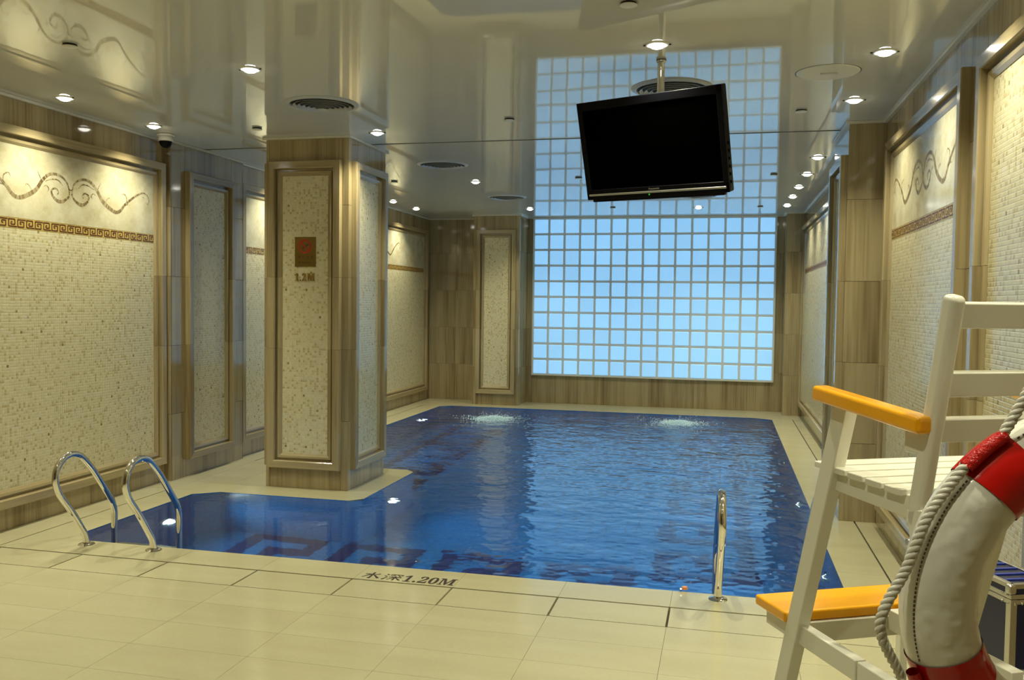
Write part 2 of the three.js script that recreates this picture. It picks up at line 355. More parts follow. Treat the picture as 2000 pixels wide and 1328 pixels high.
{
  const w = struct('wall_front', 'plain stone wall closing the room opposite the glass blocks', 'wall');
  part('wall_core', boxd(XL - 0.2, -0.02, DN - 0.25, XR + 0.2, H + 0.02, DN - 0.02), M.core, w);
  facing(face(0, DN, 1, 0, 0, 1), w, XL, XR, [], 0.95);
}
// glass block window
{
  const w = struct('window_1', 'backlit light blue glass block window in pale mortar grid', 'window');
  part('mortar_bed', boxd(GX0, GY0, DB - 0.018, GX1, GY1, DB + 0.06), M.mortar, w);
  part('lining_board', boxd(GX0, GY0, DB + 0.06, GX1, GY1, DB + 0.09), M.core, w);
  const t = 0.034, f = 0.03;
  part('window_edge', boxd(GX0 - 0.004, GY0 - 0.012, DB - f, GX1 + 0.004, GY0 + 0.004, DB + 0.03), M.trim, w);
  part('window_edge', boxd(GX0 - 0.004, GY1 - 0.004, DB - f, GX1 + 0.004, GY1 + 0.012, DB + 0.03), M.trim, w);
  part('window_edge', boxd(GX0 - 0.012, GY0 - 0.012, DB - f, GX0 + 0.003, GY1 + 0.012, DB + 0.03), M.trim, w);
  part('window_edge', boxd(GX1 - 0.003, GY0 - 0.012, DB - f, GX1 + 0.012, GY1 + 0.012, DB + 0.03), M.trim, w);
  const pw = (GX1 - GX0) / 15, ph = (GY1 - GY0) / 10, g = new RoundedBoxGeometry(pw - t, ph - t, 0.05, 2, 0.012);
  for (let j = 0; j < 10; j++) for (let i = 0; i < 15; i++) {
    const m = part('glass_block', g, glassMats[Math.min(5, Math.floor(rnd() * 6))], w);
    m.position.set(GX0 + (i + 0.5) * pw, GY0 + (j + 0.5) * ph, -(DB - 0.004));
  }
}
{
  const a = new THREE.RectAreaLight(new THREE.Color().setRGB(...GLASS), 0.12, GX1 - GX0, GY1 - GY0); a.name = 'glass_window_light';
  a.position.set((GX0 + GX1) / 2, (GY0 + GY1) / 2, -(DB - 0.05)); a.lookAt((GX0 + GX1) / 2, (GY0 + GY1) / 2, 0); scene.add(a);
}
// pillar standing at the edge of the pool
{
  const { x0, x1, d0, d1 } = PIL;
  const w = struct('pillar', 'square pillar clad in brown stone with framed mosaic panels and brass sign', 'pillar');
  part('pillar_core', boxd(x0 + 0.02, 0, d0 + 0.02, x1 - 0.02, H, d1 - 0.02), M.core, w);
  const a = x1 - x0, b = d1 - d0;
  for (const [F, n, m0, m1] of [[face(x0, d0, 1, 0, 0, -1), a, 0.028, a - 0.055], [face(x1, d0, 0, 1, 1, 0), b, 0.06, b - 0.045], [face(x0, d1, 1, 0, 0, 1), a, 0.04, a - 0.04], [face(x0, d0, 0, 1, -1, 0), b, 0.05, b - 0.05]]) {
    facing(F, w, 0, n, [[m0, m1, 0.162, 2.59]], 0.9);
    panel(F, w, m0, m1, false, 0, 0.162, 2.59);
  }
}

// ---------------------------------------------------------------- ceiling
{
  const c = struct('ceiling', 'glossy cream stretched ceiling mirroring the room', 'ceiling');
  const sheet = (x0, d0, x1, d1) => { const g = new THREE.PlaneGeometry(x1 - x0, d1 - d0, 1, 1); g.rotateX(Math.PI / 2); g.translate((x0 + x1) / 2, H, -(d0 + d1) / 2); return metreUV(g); };
  part('ceiling_sheet', sheet(XL, DN, XR, SEAM - 0.009), M.ceiling, c);
  part('ceiling_sheet', sheet(XL, SEAM + 0.009, XR, DB), M.ceiling, c);
  part('seam_strip', boxd(XL, H - 0.003, SEAM - 0.0085, XR, H + 0.02, SEAM + 0.0085), M.seam, c, 'dark seam strip');
  part('ceiling_slab', boxd(XL - 0.2, H + 0.02, DN - 0.2, XR + 0.2, H + 0.2, DB + 0.2), M.core, c);
  const t = struct('trim_1', 'thin cream moulding where the walls meet the ceiling', 'trim');
  const strip = (x0, d0, x1, d1) => part('moulding', boxd(x0, H - 0.018, d0, x1, H - 0.001, d1), M.trim, t);
  const s = 0.022;
  strip(XL, DN, XL + s, 6.42); strip(XL, 6.42 - s, XL + 0.065 + s, 6.42); strip(XL + 0.065, 6.42, XL + 0.065 + s, 7.53); strip(XL, 7.53, XL + 0.065 + s, 7.53 + s); strip(XL, 7.53 + s, XL + s, DB);
  strip(XR - s, DN, XR, 6.56); strip(0.82 - s, 6.56 - s, XR - s, 6.56); strip(0.82 - s, 6.56, 0.82, 7.36); strip(0.82 - s, 7.36, XR - s, 7.36 + s); strip(XR - s, 7.36 + s, XR, 12.72 - s);
  strip(0.82 - s, 12.72 - s, XR - s, 12.72); strip(0.82 - s, 12.72, 0.82, DB - 0.035);
  strip(XL + s, DB - s, -3.58 - s, DB); strip(-3.58 - s, 12.6 - s, -3.58, DB); strip(-3.58, 12.6 - s, -2.89, 12.6); strip(-2.89, 12.6 - s, -2.89 + s, DB - 0.035);
  strip(-2.89 + s, DB - 0.055, 0.82 - s, DB - 0.035);
  const { x0, x1, d0, d1 } = PIL;
  strip(x0 - s, d0 - s, x1 + s, d0); strip(x0 - s, d1, x1 + s, d1 + s); strip(x0 - s, d0, x0, d1); strip(x1, d0, x1 + s, d1);
}

// ---------------------------------------------------------------- floor deck and pool
const chamf = 0.13;
const poolShape = [ // x, depth
  [PXL + chamf, PN], [PXR - chamf * 0.3, PN], [PXR, PN + chamf * 0.3], [PXR, PF - chamf], [PXR - chamf * 1.6, PF], [PXL + chamf, PF], [PXL, PF - chamf],
  [PXL, IS1 + chamf], [PXL + chamf, IS1], [ISX - 0.09, IS1], [ISX, IS1 - 0.09], [ISX, IS0 + 0.09], [ISX - 0.09, IS0], [PXL + chamf * 1.3, IS0], [PXL, IS0 - chamf], [PXL, PN + chamf],
];
function offsetPool(w) {
  const n = poolShape.length;
  return poolShape.map((p, i) => {
    const a = poolShape[(i + n - 1) % n], b = poolShape[(i + 1) % n], u = [p[0] - a[0], p[1] - a[1]], v = [b[0] - p[0], b[1] - p[1]], lu = Math.hypot(...u), lv = Math.hypot(...v);
    const m = [u[1] / lu + v[1] / lv, -u[0] / lu - v[0] / lv], k = w / (1 + (u[0] * v[0] + u[1] * v[1]) / (lu * lv)); return [p[0] + m[0] * k, p[1] + m[1] * k];
  });
}
function extrudeXD(pts, y0, y1, holes = []) {   // polygon in x, depth lifted from y0 to y1
  const s = new THREE.Shape(pts.map(([x, d]) => new THREE.Vector2(x, d)));
  for (const h of holes) s.holes.push(new THREE.Path(h.map(([x, d]) => new THREE.Vector2(x, d))));
  const g = new THREE.ExtrudeGeometry(s, { depth: y1 - y0, bevelEnabled: false });
  g.rotateX(-Math.PI / 2); g.translate(0, y0, 0);
  return metreUV(g);
}
function clipPoly(poly, inside) { // cut a rectangle polygon by half planes [nx, nd, c]: keep nx*x+nd*d <= c
  for (const [a, b, c] of inside) { const out = []; for (let i = 0; i < poly.length; i++) { const P = poly[i], Q = poly[(i + 1) % poly.length], p = a * P[0] + b * P[1] - c, q = a * Q[0] + b * Q[1] - c; if (p <= 0) out.push(P); if (p * q < 0) { const t = p / (p - q); out.push([P[0] + (Q[0] - P[0]) * t, P[1] + (Q[1] - P[1]) * t]); } } poly = out; }
  return poly;
}
{
  const f = struct('floor', 'cream rectangular tile deck around the pool with drain slots', 'floor');
  const hole = offsetPool(0.03);
  part('deck_bed', extrudeXD([[XL - 0.2, DN - 0.2], [XR + 0.2, DN - 0.2], [XR + 0.2, DB + 0.2], [XL - 0.2, DB + 0.2]], -0.3, -0.022, [hole]), M.grout, f);
  const cache = new Map();
  const tile = (x0, x1, d0, d1, cut = [], g = 0.0007) => {
    let p = [[x0 + g, d0 + g], [x1 - g, d0 + g], [x1 - g, d1 - g], [x0 + g, d1 - g]];
    if (cut.length) p = clipPoly(p, cut);
    if (p.length < 3) return;
    const geo = extrudeXD(p, -0.0215, 0);
    const uv = geo.attributes.uv, a = rr(0, 2.4), b = rr(0, 2.4); for (let i = 0; i < uv.count; i++) uv.setXY(i, uv.getX(i) + a, uv.getY(i) + b);
    part('deck_tile', geo, M.deck, f);
  };
  const P = 0.5635, X0 = -0.226, xs = []; for (let k = -8; k <= 3; k++) xs.push(X0 + k * P);
  const cols = []; for (let i = 0; i + 1 < xs.length; i++) { const a = Math.max(XL, xs[i]), b = Math.min(XR, xs[i + 1]); if (b - a > 0.03) cols.push([a, b]); }
  const S = 0.0045, CW = 0.262;                              // slot half width, coping width
  // coping rows
  const nearCut = (x) => [];
  for (const [a, b] of cols) {
    // near coping between the left and right strips
    const l = Math.max(a, PXL - CW), r = Math.min(b, PXR + CW);
    if (r - l > 0.02) tile(l, r, PN - CW + S, PN, l < PXL ? [[-1, 1, PN - PXL - 0.0]] : r > PXR ? [[1, 1, PXR + PN]] : []);
    // slotted row, then plain rows towards the viewer
    tile(a, b, PN - 2 * CW - 0.02, PN - CW - S, [], 0.0055);
    for (let k = 0; k < 27; k++) { const d1 = PN - 2 * CW - 0.02 - k * 0.272, d0 = d1 - 0.272; if (d1 > DN) tile(a, b, Math.max(DN, d0), d1); }
  }
  // corner fillers under chamfers
  const tri = (...p) => { const geo = extrudeXD(p, -0.0215, 0); part('deck_tile', geo, M.deck, f); };
  tri([PXL + 0.001, PN + 0.001], [PXL + chamf - 0.002, PN + 0.001], [PXL + 0.001, PN + chamf - 0.002]);
  const zs = (d0, d1) => { const n = Math.max(1, Math.round((d1 - d0) / P)), o = []; for (let i = 0; i < n; i++) o.push([d0 + (d1 - d0) * i / n, d0 + (d1 - d0) * (i + 1) / n]); return o; };
  // right side: coping, slot, strip at the wall
  tri([PXR, PN], [PXR + CW, PN - CW + S], [PXR + CW, PN]);
  for (const [a, b] of zs(PN, PF)) { tile(PXR, PXR + CW, a, b); tile(PXR + CW + 2 * S, XR, a, b); }
  for (const [a, b] of zs(PN - 2 * CW, PN)) if (b < PN - 0.1) tile(PXR + CW + 2 * S, XR, a, b);
  tile(PXR + CW + 2 * S, XR, PN - CW, PN);
  // left bay
  tri([PXL, PN], [PXL - CW, PN], [PXL - CW, PN - CW + S]);
  for (const [a, b] of zs(PN, IS0 - 0.002)) { tile(PXL - CW, PXL, a, b); tile(XL, PXL - CW - 2 * S, a, b); }
  tile(XL, PXL - CW - 2 * S, PN - CW, PN);
  tri([PXL + 0.001, IS0 - 0.001], [PXL + 0.001, IS0 - chamf + 0.002], [PXL + chamf * 1.3 - 0.002, IS0 - 0.001]);
  // island round the pillar: coping front, right, back, then the inner field
  for (const [a, b] of [[PXL - CW, -3.7], [-3.7, -3.135], [-3.135, ISX]]) tile(a, b, IS0, PIL.d0 + 0.03, b === ISX ? [[1, -1, ISX - IS0 - 0.09]] : []);
  for (const [a, b] of zs(PIL.d0 + 0.03, IS1 - 0.0)) tile(PIL.x1 - 0.02, ISX, a, b, [[1, 1, ISX + IS1 - 0.09]]);
  for (const [a, b] of [[PXL - CW, -3.86], [-3.86, PIL.x0 + 0.02], [PIL.x0 + 0.02, PIL.x1 - 0.02]]) for (const [p, q] of zs(PIL.d0 + 0.03, IS1)) tile(a, b, p, q);
  for (const [p, q] of zs(IS0, IS1)) tile(XL, PXL - CW, p, q);
  // left side beyond the pillar, far side
  tri([PXL + 0.001, IS1 + 0.001], [PXL + chamf - 0.002, IS1 + 0.001], [PXL + 0.001, IS1 + chamf - 0.002]);
  for (const [a, b] of zs(IS1, PF)) { tile(PXL - CW, PXL, a, b); tile(XL, PXL - CW - 2 * S, a, b); }
  tri([PXL + 0.001, PF - 0.001], [PXL + 0.001, PF - chamf + 0.002], [PXL + chamf - 0.002, PF - 0.001]);
  tri([PXR - 0.001, PF - 0.001], [PXR - chamf * 1.6 + 0.002, PF - 0.001], [PXR - 0.001, PF - chamf + 0.002]);
  tri([PXR - 0.001, PN + 0.001], [PXR - 0.001, PN + chamf * 0.3 - 0.001], [PXR - chamf * 0.3 + 0.001, PN + 0.001]);
  for (const [a, b] of cols) { tile(a, b, PF, PF + CW); tile(a, b, PF + CW, DB); }

  // depth lettering set into the coping
  const flat = (g) => { g.rotateX(-Math.PI / 2); return g; };
  const txt = new TextGeometry('1.20M', { font, size: 0.098, depth: 0.001, curveSegments: 6 }); txt.computeBoundingBox(); txt.scale(0.295 / txt.boundingBox.max.x, 1.05, 1);
  const glyph = (strokes, x, y, s) => strokes.map((st) => { const sh = new THREE.Shape(st.map(([a, b]) => new THREE.Vector2(x + a * s, y + b * s))); return new THREE.ExtrudeGeometry(sh, { depth: 0.001, bevelEnabled: false }); });
  const q = (x0, y0, x1, y1, w0 = 0.06, w1 = 0.05) => { const l = Math.hypot(x1 - x0, y1 - y0), nx = -(y1 - y0) / l, ny = (x1 - x0) / l; return [[x0 + nx * w0, y0 + ny * w0], [x1 + nx * w1, y1 + ny * w1], [x1 - nx * w1, y1 - ny * w1], [x0 - nx * w0, y0 - ny * w0]]; };
  const shui = [q(0.5, 1, 0.5, 0.02, 0.055, 0.05), q(0.5, 0.03, 0.38, 0.1, 0.04, 0.02), q(0.1, 0.68, 0.42, 0.68, 0.03, 0.05), q(0.42, 0.69, 0.08, 0.15, 0.05, 0.02), q(0.88, 0.82, 0.56, 0.58, 0.05, 0.02), q(0.55, 0.66, 0.97, 0.12, 0.03, 0.07)];
  const shen = [q(0.06, 0.92, 0.2, 0.8, 0.02, 0.06), q(0.02, 0.63, 0.16, 0.53, 0.02, 0.06), q(0.04, 0.05, 0.24, 0.42, 0.06, 0.02), q(0.34, 0.9, 0.96, 0.9, 0.03, 0.035), q(0.34, 0.92, 0.32, 0.74, 0.03, 0.03), q(0.95, 0.92, 0.9, 0.76, 0.04, 0.02), q(0.54, 0.82, 0.4, 0.62, 0.04, 0.02), q(0.7, 0.82, 0.88, 0.62, 0.02, 0.05), q(0.3, 0.48, 0.98, 0.48, 0.03, 0.04), q(0.63, 0.64, 0.63, 0, 0.045, 0.045), q(0.62, 0.47, 0.3, 0.08, 0.04, 0.015), q(0.64, 0.47, 0.98, 0.08, 0.02, 0.06)];
  const parts = [...glyph(shui, 0, 0, 0.105), ...glyph(shen, 0.122, 0, 0.105), txt.translate(0.236, 0, 0)];
  const letters = part('depth_lettering', merge(parts.map((g) => { flat(g); return g; })), M.print, f, 'dark brown depth marking lettering');
  letters.position.set(-1.892, 0.0002, -4.452);
}
{
  const p = struct('pool_basin', 'sunken blue tiled pool basin with dark meander border', 'pool');
  const outer = poolShape, pos = [], n = outer.length;
  for (let i = 0; i < n; i++) {
    const [ax, ad] = outer[i], [bx, bd] = outer[(i + 1) % n];
    const g = new THREE.BufferGeometry(), l = Math.hypot(bx - ax, bd - ad);
    g.setAttribute('position', new THREE.Float32BufferAttribute([ax, -0.0005, -ad, bx, -0.0005, -bd, bx, POOLY, -bd, ax, -0.0005, -ad, bx, POOLY, -bd, ax, POOLY, -ad], 3));
    g.setAttribute('uv', new THREE.Float32BufferAttribute([0, 0, l, 0, l, POOLY, 0, 0, l, POOLY, 0, POOLY], 2)); g.computeVertexNormals();
    part('basin_wall', g, M.pool, p);
  }
  part('basin_floor', boxd(XL, POOLY - 0.1, PN - 0.2, PXR + 0.3, POOLY, PF + 0.2), M.pool, p);
  // meander border on the basin floor: each stroke a strip of dark tiles
  const strip = (x0, d0, x1, d1) => part('key_strip', boxd(Math.min(x0, x1), POOLY, Math.min(d0, d1), Math.max(x0, x1), POOLY + 0.003, Math.max(d0, d1)), M.poolKey, p);
  const t = 0.125, pitch = 0.765;
  for (let k = 0; k < 4; k++) {          // along the near side
    const x = -3.475 + k * pitch, z1 = 6.175, z0 = 5.45;
    strip(x, z0 + t, x + t, z1); strip(x + t, z1 - t, x + 0.625, z1); strip(x + 0.5, 5.8, x + 0.625, z1 - t);
    strip(x + 0.24, 5.8, x + 0.5, 5.925); strip(x + 0.24, z0 + t, x + 0.365, 5.8); strip(x, z0, x + pitch, z0 + t);
  }
  for (let k = 0; k < 7; k++) {          // along the right side
    const z = 6.05 + k * 0.8, x0 = -0.45, x1 = 0.26;
    strip(x0, z, x1 - t, z + t); strip(x0, z + t, x0 + t, z + 0.56); strip(x0 + t, z + 0.44, x0 + 0.42, z + 0.56); strip(x0 + 0.3, z + 0.24, x0 + 0.42, z + 0.44); strip(x1 - t, z, x1, z + 0.8);
  }
  for (let k = 0; k < 5; k++) {          // along the left side of the deep part
    const z = 7.7 + k * 0.8, x0 = -3.5, x1 = -2.79;
    strip(x0 + t, z, x1, z + t); strip(x1 - t, z + t, x1, z + 0.56); strip(x1 - 0.42, z + 0.44, x1 - t, z + 0.56); strip(x0, z, x0 + t, z + 0.8);
  }
}
{
  // water: a closed volume reaching a little into the basin walls
  const grow = offsetPool(0.012);
  const g = extrudeXD(grow, POOLY - 0.01, WATER);
  const w = new THREE.Mesh(g, M.water); w.name = 'pool_water'; w.userData = { label: 'clear rippled water filling the blue pool', category: 'water', kind: 'stuff' }; scene.add(w);
}

// underwater lamps; the near side pair is unseen, added to brighten the basin
{
  const label = 'round white underwater lamp glowing in the pool side, near side ones added unseen', grp = 'underwater lamps around the pool';
  const disc = lathe([[0, 0.012], [0.05, 0.011], [0.058, 0.006], [0.058, 0]], 28), ring = lathe([[0.056, 0], [0.056, 0.014], [0.066, 0.014], [0.074, 0.004], [0.074, 0]], 28);
  const own = { 5.7: 'white underwater lamp in the pool bay beside the steel ladder', 6.8: 'white underwater lamp in the pool side below the pillar', 5.72: 'white underwater lamp in the pool side below the lifeguard chair' };
  for (const [x, d, nx] of [[PXL, 5.7, 1], [ISX, 6.8, 1], [PXR, 5.72, -1], [PXR, 7.59, -1], [PXR, 9.45, -1], [PXL, 9.35, 1], [PXL, 11.25, 1], [PXR, 11.25, -1], [-1.65, PN, 0], [-0.25, PN, 0]]) {
    const o = thing('pool_lamp', own[d] ?? label, 'lamp', grp, [x, -0.52, -d]); if (nx) o.rotation.z = -nx * Math.PI / 2; else o.rotation.x = -Math.PI / 2;
    part('lens', disc, M.poolLamp, o); part('rim', ring, M.steel, o);
    const s = new THREE.SpotLight(POOL_COLOR, POOL_CD, 0, 1.35, 0.8); s.name = 'pool_lamp_beam'; s.position.set(0, 0.03, 0); s.target.position.set(0, 1, 0); s.castShadow = true; s.shadow.radius = 2; o.add(s); o.add(s.target);
  }
}
// jets: churned foam at the surface
{
  const mk = (x, d, sx, sd, n, label) => {
    const g = new THREE.IcosahedronGeometry(0.006, 0), im = new THREE.InstancedMesh(g, M.foam, n), m = new THREE.Matrix4();
    for (let i = 0; i < n; i++) {
      const a = rr(0, 6.283), r = Math.sqrt(-2 * Math.log(1 - rnd() * 0.97)) * (i % 3 ? 0.24 : 0.5), arm = 1 + 0.35 * Math.cos(5 * a + x) * Math.min(1, r), s = rr(0.35, 1.1);
      m.makeScale(s, s * 0.7, s).setPosition(x + Math.cos(a) * r * sx * arm, WATER - 0.002 + 0.05 * Math.max(0, 0.5 - r) * rnd(), -(d + Math.sin(a) * r * sd * arm)); im.setMatrixAt(i, m);
    }
    im.name = numbered('jet_foam'); im.userData = { label, category: 'foam', kind: 'stuff' }; scene.add(im);
  };
  mk(-2.87, 11.12, 0.52, 0.62, 3600, 'white foam churned up by the jet beside the far mosaic pilaster');
  mk(-0.53, 11.5, 0.46, 0.56, 3600, 'white foam churned up by the jet in front of the glass blocks');
}

// ---------------------------------------------------------------- ceiling fittings
{
  const ring = lathe([[0.042, 0.0], [0.042, -0.005], [0.053, -0.006], [0.058, -0.003], [0.059, 0.0]], 28);
  const lens = lathe([[0, -0.022], [0.016, -0.0205], [0.029, -0.016], [0.038, -0.008], [0.041, -0.001]], 28);
  const clip = rbox(0.012, 0.006, 0.008, 0.002);
  const OWN = {
    '-4.15/5.87': 'glowing round downlight right beside the white dome security camera', '-2.59/4.527': 'glowing round downlight before the round air diffuser near the pillar', '-2.59/6.395': 'glowing round downlight close to the top corner of the pillar',
    '-2.59/9.156': 'glowing round downlight between the two far air diffusers beyond the pillar', '-2.59/11.885': 'glowing round downlight in front of the far mosaic pilaster', '-0.345/4.478': 'glowing round downlight right beside the television pole on the ceiling',
    '-0.345/11.945': 'glowing round downlight in front of the glass block window', '0.76/4.815': 'glowing round downlight between the round ceiling plate and right wall', '0.76/5.887': 'glowing round downlight just before the projecting right wall pilaster',
  };
  const light = (x, d, label, grp) => {
    label = OWN[x + '/' + d] ?? label;
    const o = thing('downlight', label, 'light', grp, [x, H, -d]);
    part('trim_ring', ring, M.white, o);
    const l = part('lens', lens, M.lamp, o);
    for (const s of [-1, 1]) part('spring_clip', clip, M.dark, o).position.set(s * 0.062, -0.003, 0);
    const s = new THREE.SpotLight(LAMP_COLOR, LAMP_CD, 0, 1.05, 1.0); s.name = 'downlight_beam'; s.position.set(0, -0.012, 0); s.target.position.set(0, -1, 0); s.castShadow = true; s.shadow.radius = 1.7; o.add(s); o.add(s.target);
  };
  for (const d of [2.9, 3.95, 4.95, 5.87, 8.07, 9.08, 10.0, 10.8, 11.68]) light(-4.15, d, 'glowing round downlight in the ceiling row along the security camera wall', 'downlights along the left wall');
  for (const d of [0.9, 2.6, 4.527, 6.395, 9.156, 11.885]) light(-2.59, d, 'glowing round downlight in the ceiling row passing beside the pillar', 'downlights beside the pillar');
  for (const d of [0.9, 2.6, 4.478, 6.395, 9.156, 11.945]) light(-0.345, d, 'glowing round downlight in the ceiling row passing the television pole', 'downlights over the pool');
  for (const d of [1.6, 2.7, 3.75, 4.815, 5.887, 8.069, 9.076, 10.029, 10.902, 11.829]) light(0.76, d, 'glowing round downlight in the ceiling row along the lifeguard chair wall', 'downlights along the right wall');
}
{
  // round air diffusers
  const cone = (r, h0, w) => lathe([[r, h0 + 0.013], [r + w, h0], [r + w + 0.0025, h0 + 0.001], [r + 0.0025, h0 + 0.0145], [r, h0 + 0.013]], 48);
  for (const [x, d, lab] of [[-2.575, 5.41, 'round ceiling air diffuser just before the pillar'], [-2.575, 7.97, 'round ceiling air diffuser just past the pillar and ceiling seam'], [-2.585, 10.53, 'round ceiling air diffuser nearest the far mosaic pilaster'], [-0.325, 5.385, 'round ceiling air diffuser right behind the television pole'], [-0.325, 10.63, 'round ceiling air diffuser nearest the glass block window']]) {
    const o = thing('air_diffuser', lab, 'vent', 'ceiling air diffusers', [x, H - 0.001, -d]);
    part('flange', lathe([[0.205, 0.0], [0.206, -0.009], [0.211, -0.012], [0.222, -0.009], [0.238, -0.002], [0.239, 0]], 56), M.vent, o);
    part('throat', lathe([[0, -0.001], [0.204, -0.001], [0.204, 0]], 40), M.dark, o);
    [0.172, 0.142, 0.112, 0.082, 0.053].forEach((r, i) => part('cone_ring', cone(r, -0.019 - 0.004 * i, 0.017), M.vent, o));
    part('centre_disc', lathe([[0, -0.04], [0.03, -0.039], [0.036, -0.036], [0.03, -0.03], [0, -0.03]], 32), M.vent, o);
  }
  // flush round plates of the sprinklers
  for (const [x, d] of [[-3.253, 3.92], [-3.418, 6.075], [-1.478, 6.072], [0.467, 6.13], [0.452, 9.03], [-3.447, 9.0], [-1.452, 11.82], [0.435, 11.91], [-0.42, 3.84], [-1.46, 9.0]]) {
    const at = { '-3.418/6.075': 'small round sprinkler plate in the ceiling just before the pillar', '-1.478/6.072': 'small round sprinkler plate between the pillar and the television', '0.467/6.13': 'small round sprinkler plate behind the large round ceiling plate', '-1.452/11.82': 'small round sprinkler plate before the left half of the glass blocks', '0.435/11.91': 'small round sprinkler plate before the right end of the glass blocks', '-0.42/3.84': 'small round sprinkler plate before the downlight of the television pole' };
    const o = thing('sprinkler_cover', at[x + '/' + d] ?? 'small round concealed sprinkler plate with dark gap in the glossy ceiling', 'sprinkler', 'concealed sprinkler covers', [x, H, -d]);
    part('cup', lathe([[0.0, -0.002], [0.034, -0.002], [0.034, -0.009], [0.03, -0.009]], 28), M.dark, o);
    part('cover_plate', lathe([[0, -0.014], [0.036, -0.013], [0.039, -0.011], [0.036, -0.009], [0, -0.009]], 32), M.trim, o);
  }
  const o = thing('access_cover', 'large flat round cream plate in the ceiling beside the right wall lights', 'ceiling plate', undefined, [0.528, H, -5.173]);
  part('plate', lathe([[0, -0.006], [0.158, -0.006], [0.166, -0.002], [0.167, 0]], 56), M.trim, o);
  part('shadow_gap', lathe([[0.167, -0.0004], [0.172, -0.0004], [0.172, 0]], 56), M.dark, o);
  const hdl = part('finger_bar', rbox(0.09, 0.006, 0.012, 0.002), M.vent, o); hdl.position.set(0.005, -0.009, 0);
  // security camera
  const c = thing('security_camera', 'small white dome security camera with dark lens bubble on the ceiling', 'camera', undefined, [-4.268, H, -6.185]);
  part('mount', lathe([[0.0, -0.001], [0.068, -0.001], [0.068, -0.012], [0.06, -0.016], [0.0, -0.016]], 36), M.white, c);
  part('housing', lathe([[0.0, -0.016], [0.056, -0.016], [0.057, -0.05], [0.05, -0.056], [0.0, -0.056]], 36), M.white, c);
  part('dome', lathe([[0.049, -0.056], [0.047, -0.072], [0.038, -0.09], [0.022, -0.103], [0, -0.107]], 32), M.black, c);
}

// ---------------------------------------------------------------- television
{
  const o = thing('television', 'large black flat television hanging tilted from a ceiling pole', 'television', undefined, [-0.3857, 2.3201, -4.6766]);
  const yaw = -0.4435, pit = 0.2701, rol = -0.0147, w = 0.842, h = 0.522;
  const n = new THREE.Vector3(Math.sin(yaw) * Math.cos(pit), -Math.sin(pit), Math.cos(yaw) * Math.cos(pit)), r = new THREE.Vector3(Math.cos(yaw), 0, -Math.sin(yaw));
  const u = n.clone().cross(r), r2 = r.clone().multiplyScalar(Math.cos(rol)).addScaledVector(u, Math.sin(rol)), u2 = n.clone().cross(r2);
  const B = new THREE.Matrix4().makeBasis(r2, u2, n);
  const put = (name, g, m, x, y, z, label) => part(name, g.translate(x, y, z).applyMatrix4(B), m, o, label);
  put('casing', new RoundedBoxGeometry(w, h, 0.05, 3, 0.008), M.black, 0, 0, -0.025);
  put('back_housing', new RoundedBoxGeometry(w * 0.7, h * 0.62, 0.06, 3, 0.02), M.black, 0, -0.02, -0.075);
  const bz = 0.03, bt = 0.044, bb = 0.055;
  put('bezel_side', new RoundedBoxGeometry(bz, h, 0.012, 2, 0.004), M.black, -w / 2 + bz / 2, 0, 0.002);
  put('bezel_side', new RoundedBoxGeometry(bz, h, 0.012, 2, 0.004), M.black, w / 2 - bz / 2, 0, 0.002);
  put('bezel_top', new RoundedBoxGeometry(w, bt, 0.012, 2, 0.004), M.black, 0, h / 2 - bt / 2, 0.002);
  put('bezel_bottom', new RoundedBoxGeometry(w, bb, 0.012, 2, 0.004), M.black, 0, -h / 2 + bb / 2, 0.002);
  put('screen', new THREE.BoxGeometry(w - 2 * bz + 0.004, h - bt - bb + 0.004, 0.004), M.screen, 0, (bb - bt) / 2, 0.0005, 'switched-off black screen');
  put('silver_strip', new RoundedBoxGeometry(w - 0.03, 0.011, 0.006, 2, 0.002), M.silver, 0, -h / 2 + 0.026, 0.008, 'thin silver strip');
  put('lower_lip', new RoundedBoxGeometry(w - 0.06, 0.02, 0.03, 2, 0.006), M.black, 0, -h / 2 - 0.004, -0.012);
  put('power_led', new THREE.SphereGeometry(0.004, 12, 8), M.led, -0.03, -h / 2 + 0.013, 0.01, 'small green light');
  const tx = new TextGeometry('Panasonic', { font: fontSans, size: 0.0095, depth: 0.0006, curveSegments: 3 }); tx.computeBoundingBox();
  put('maker_name', tx, M.silver, -tx.boundingBox.max.x / 2, -h / 2 + 0.038, 0.0082);
  for (let i = 0; i < 6; i++) put('side_button', new RoundedBoxGeometry(0.007, 0.016, 0.012, 1, 0.002), M.black, w / 2 + 0.003, -h / 2 + 0.05 + i * 0.038, -0.02);
  // pole up to the ceiling
  const px = 0.042, pz = -0.078;
  const pole = part('pole', new THREE.CylinderGeometry(0.019, 0.019, 0.37, 28), M.chrome, o, 'chrome ceiling pole'); pole.position.set(px, H - 2.3201 - 0.185, pz);
  const fl = part('ceiling_flange', lathe([[0.0, 0], [0.026, 0], [0.026, -0.012], [0.02, -0.016], [0, -0.016]], 32), M.steel, o); fl.position.set(px, H - 2.3201 - 0.0005, pz);
  const br = part('mount_bracket', rbox(0.16, 0.16, 0.03, 0.005), M.dark, o); br.position.set(px - 0.01, 0.08, pz - 0.02); br.rotation.y = 0.4435;
}

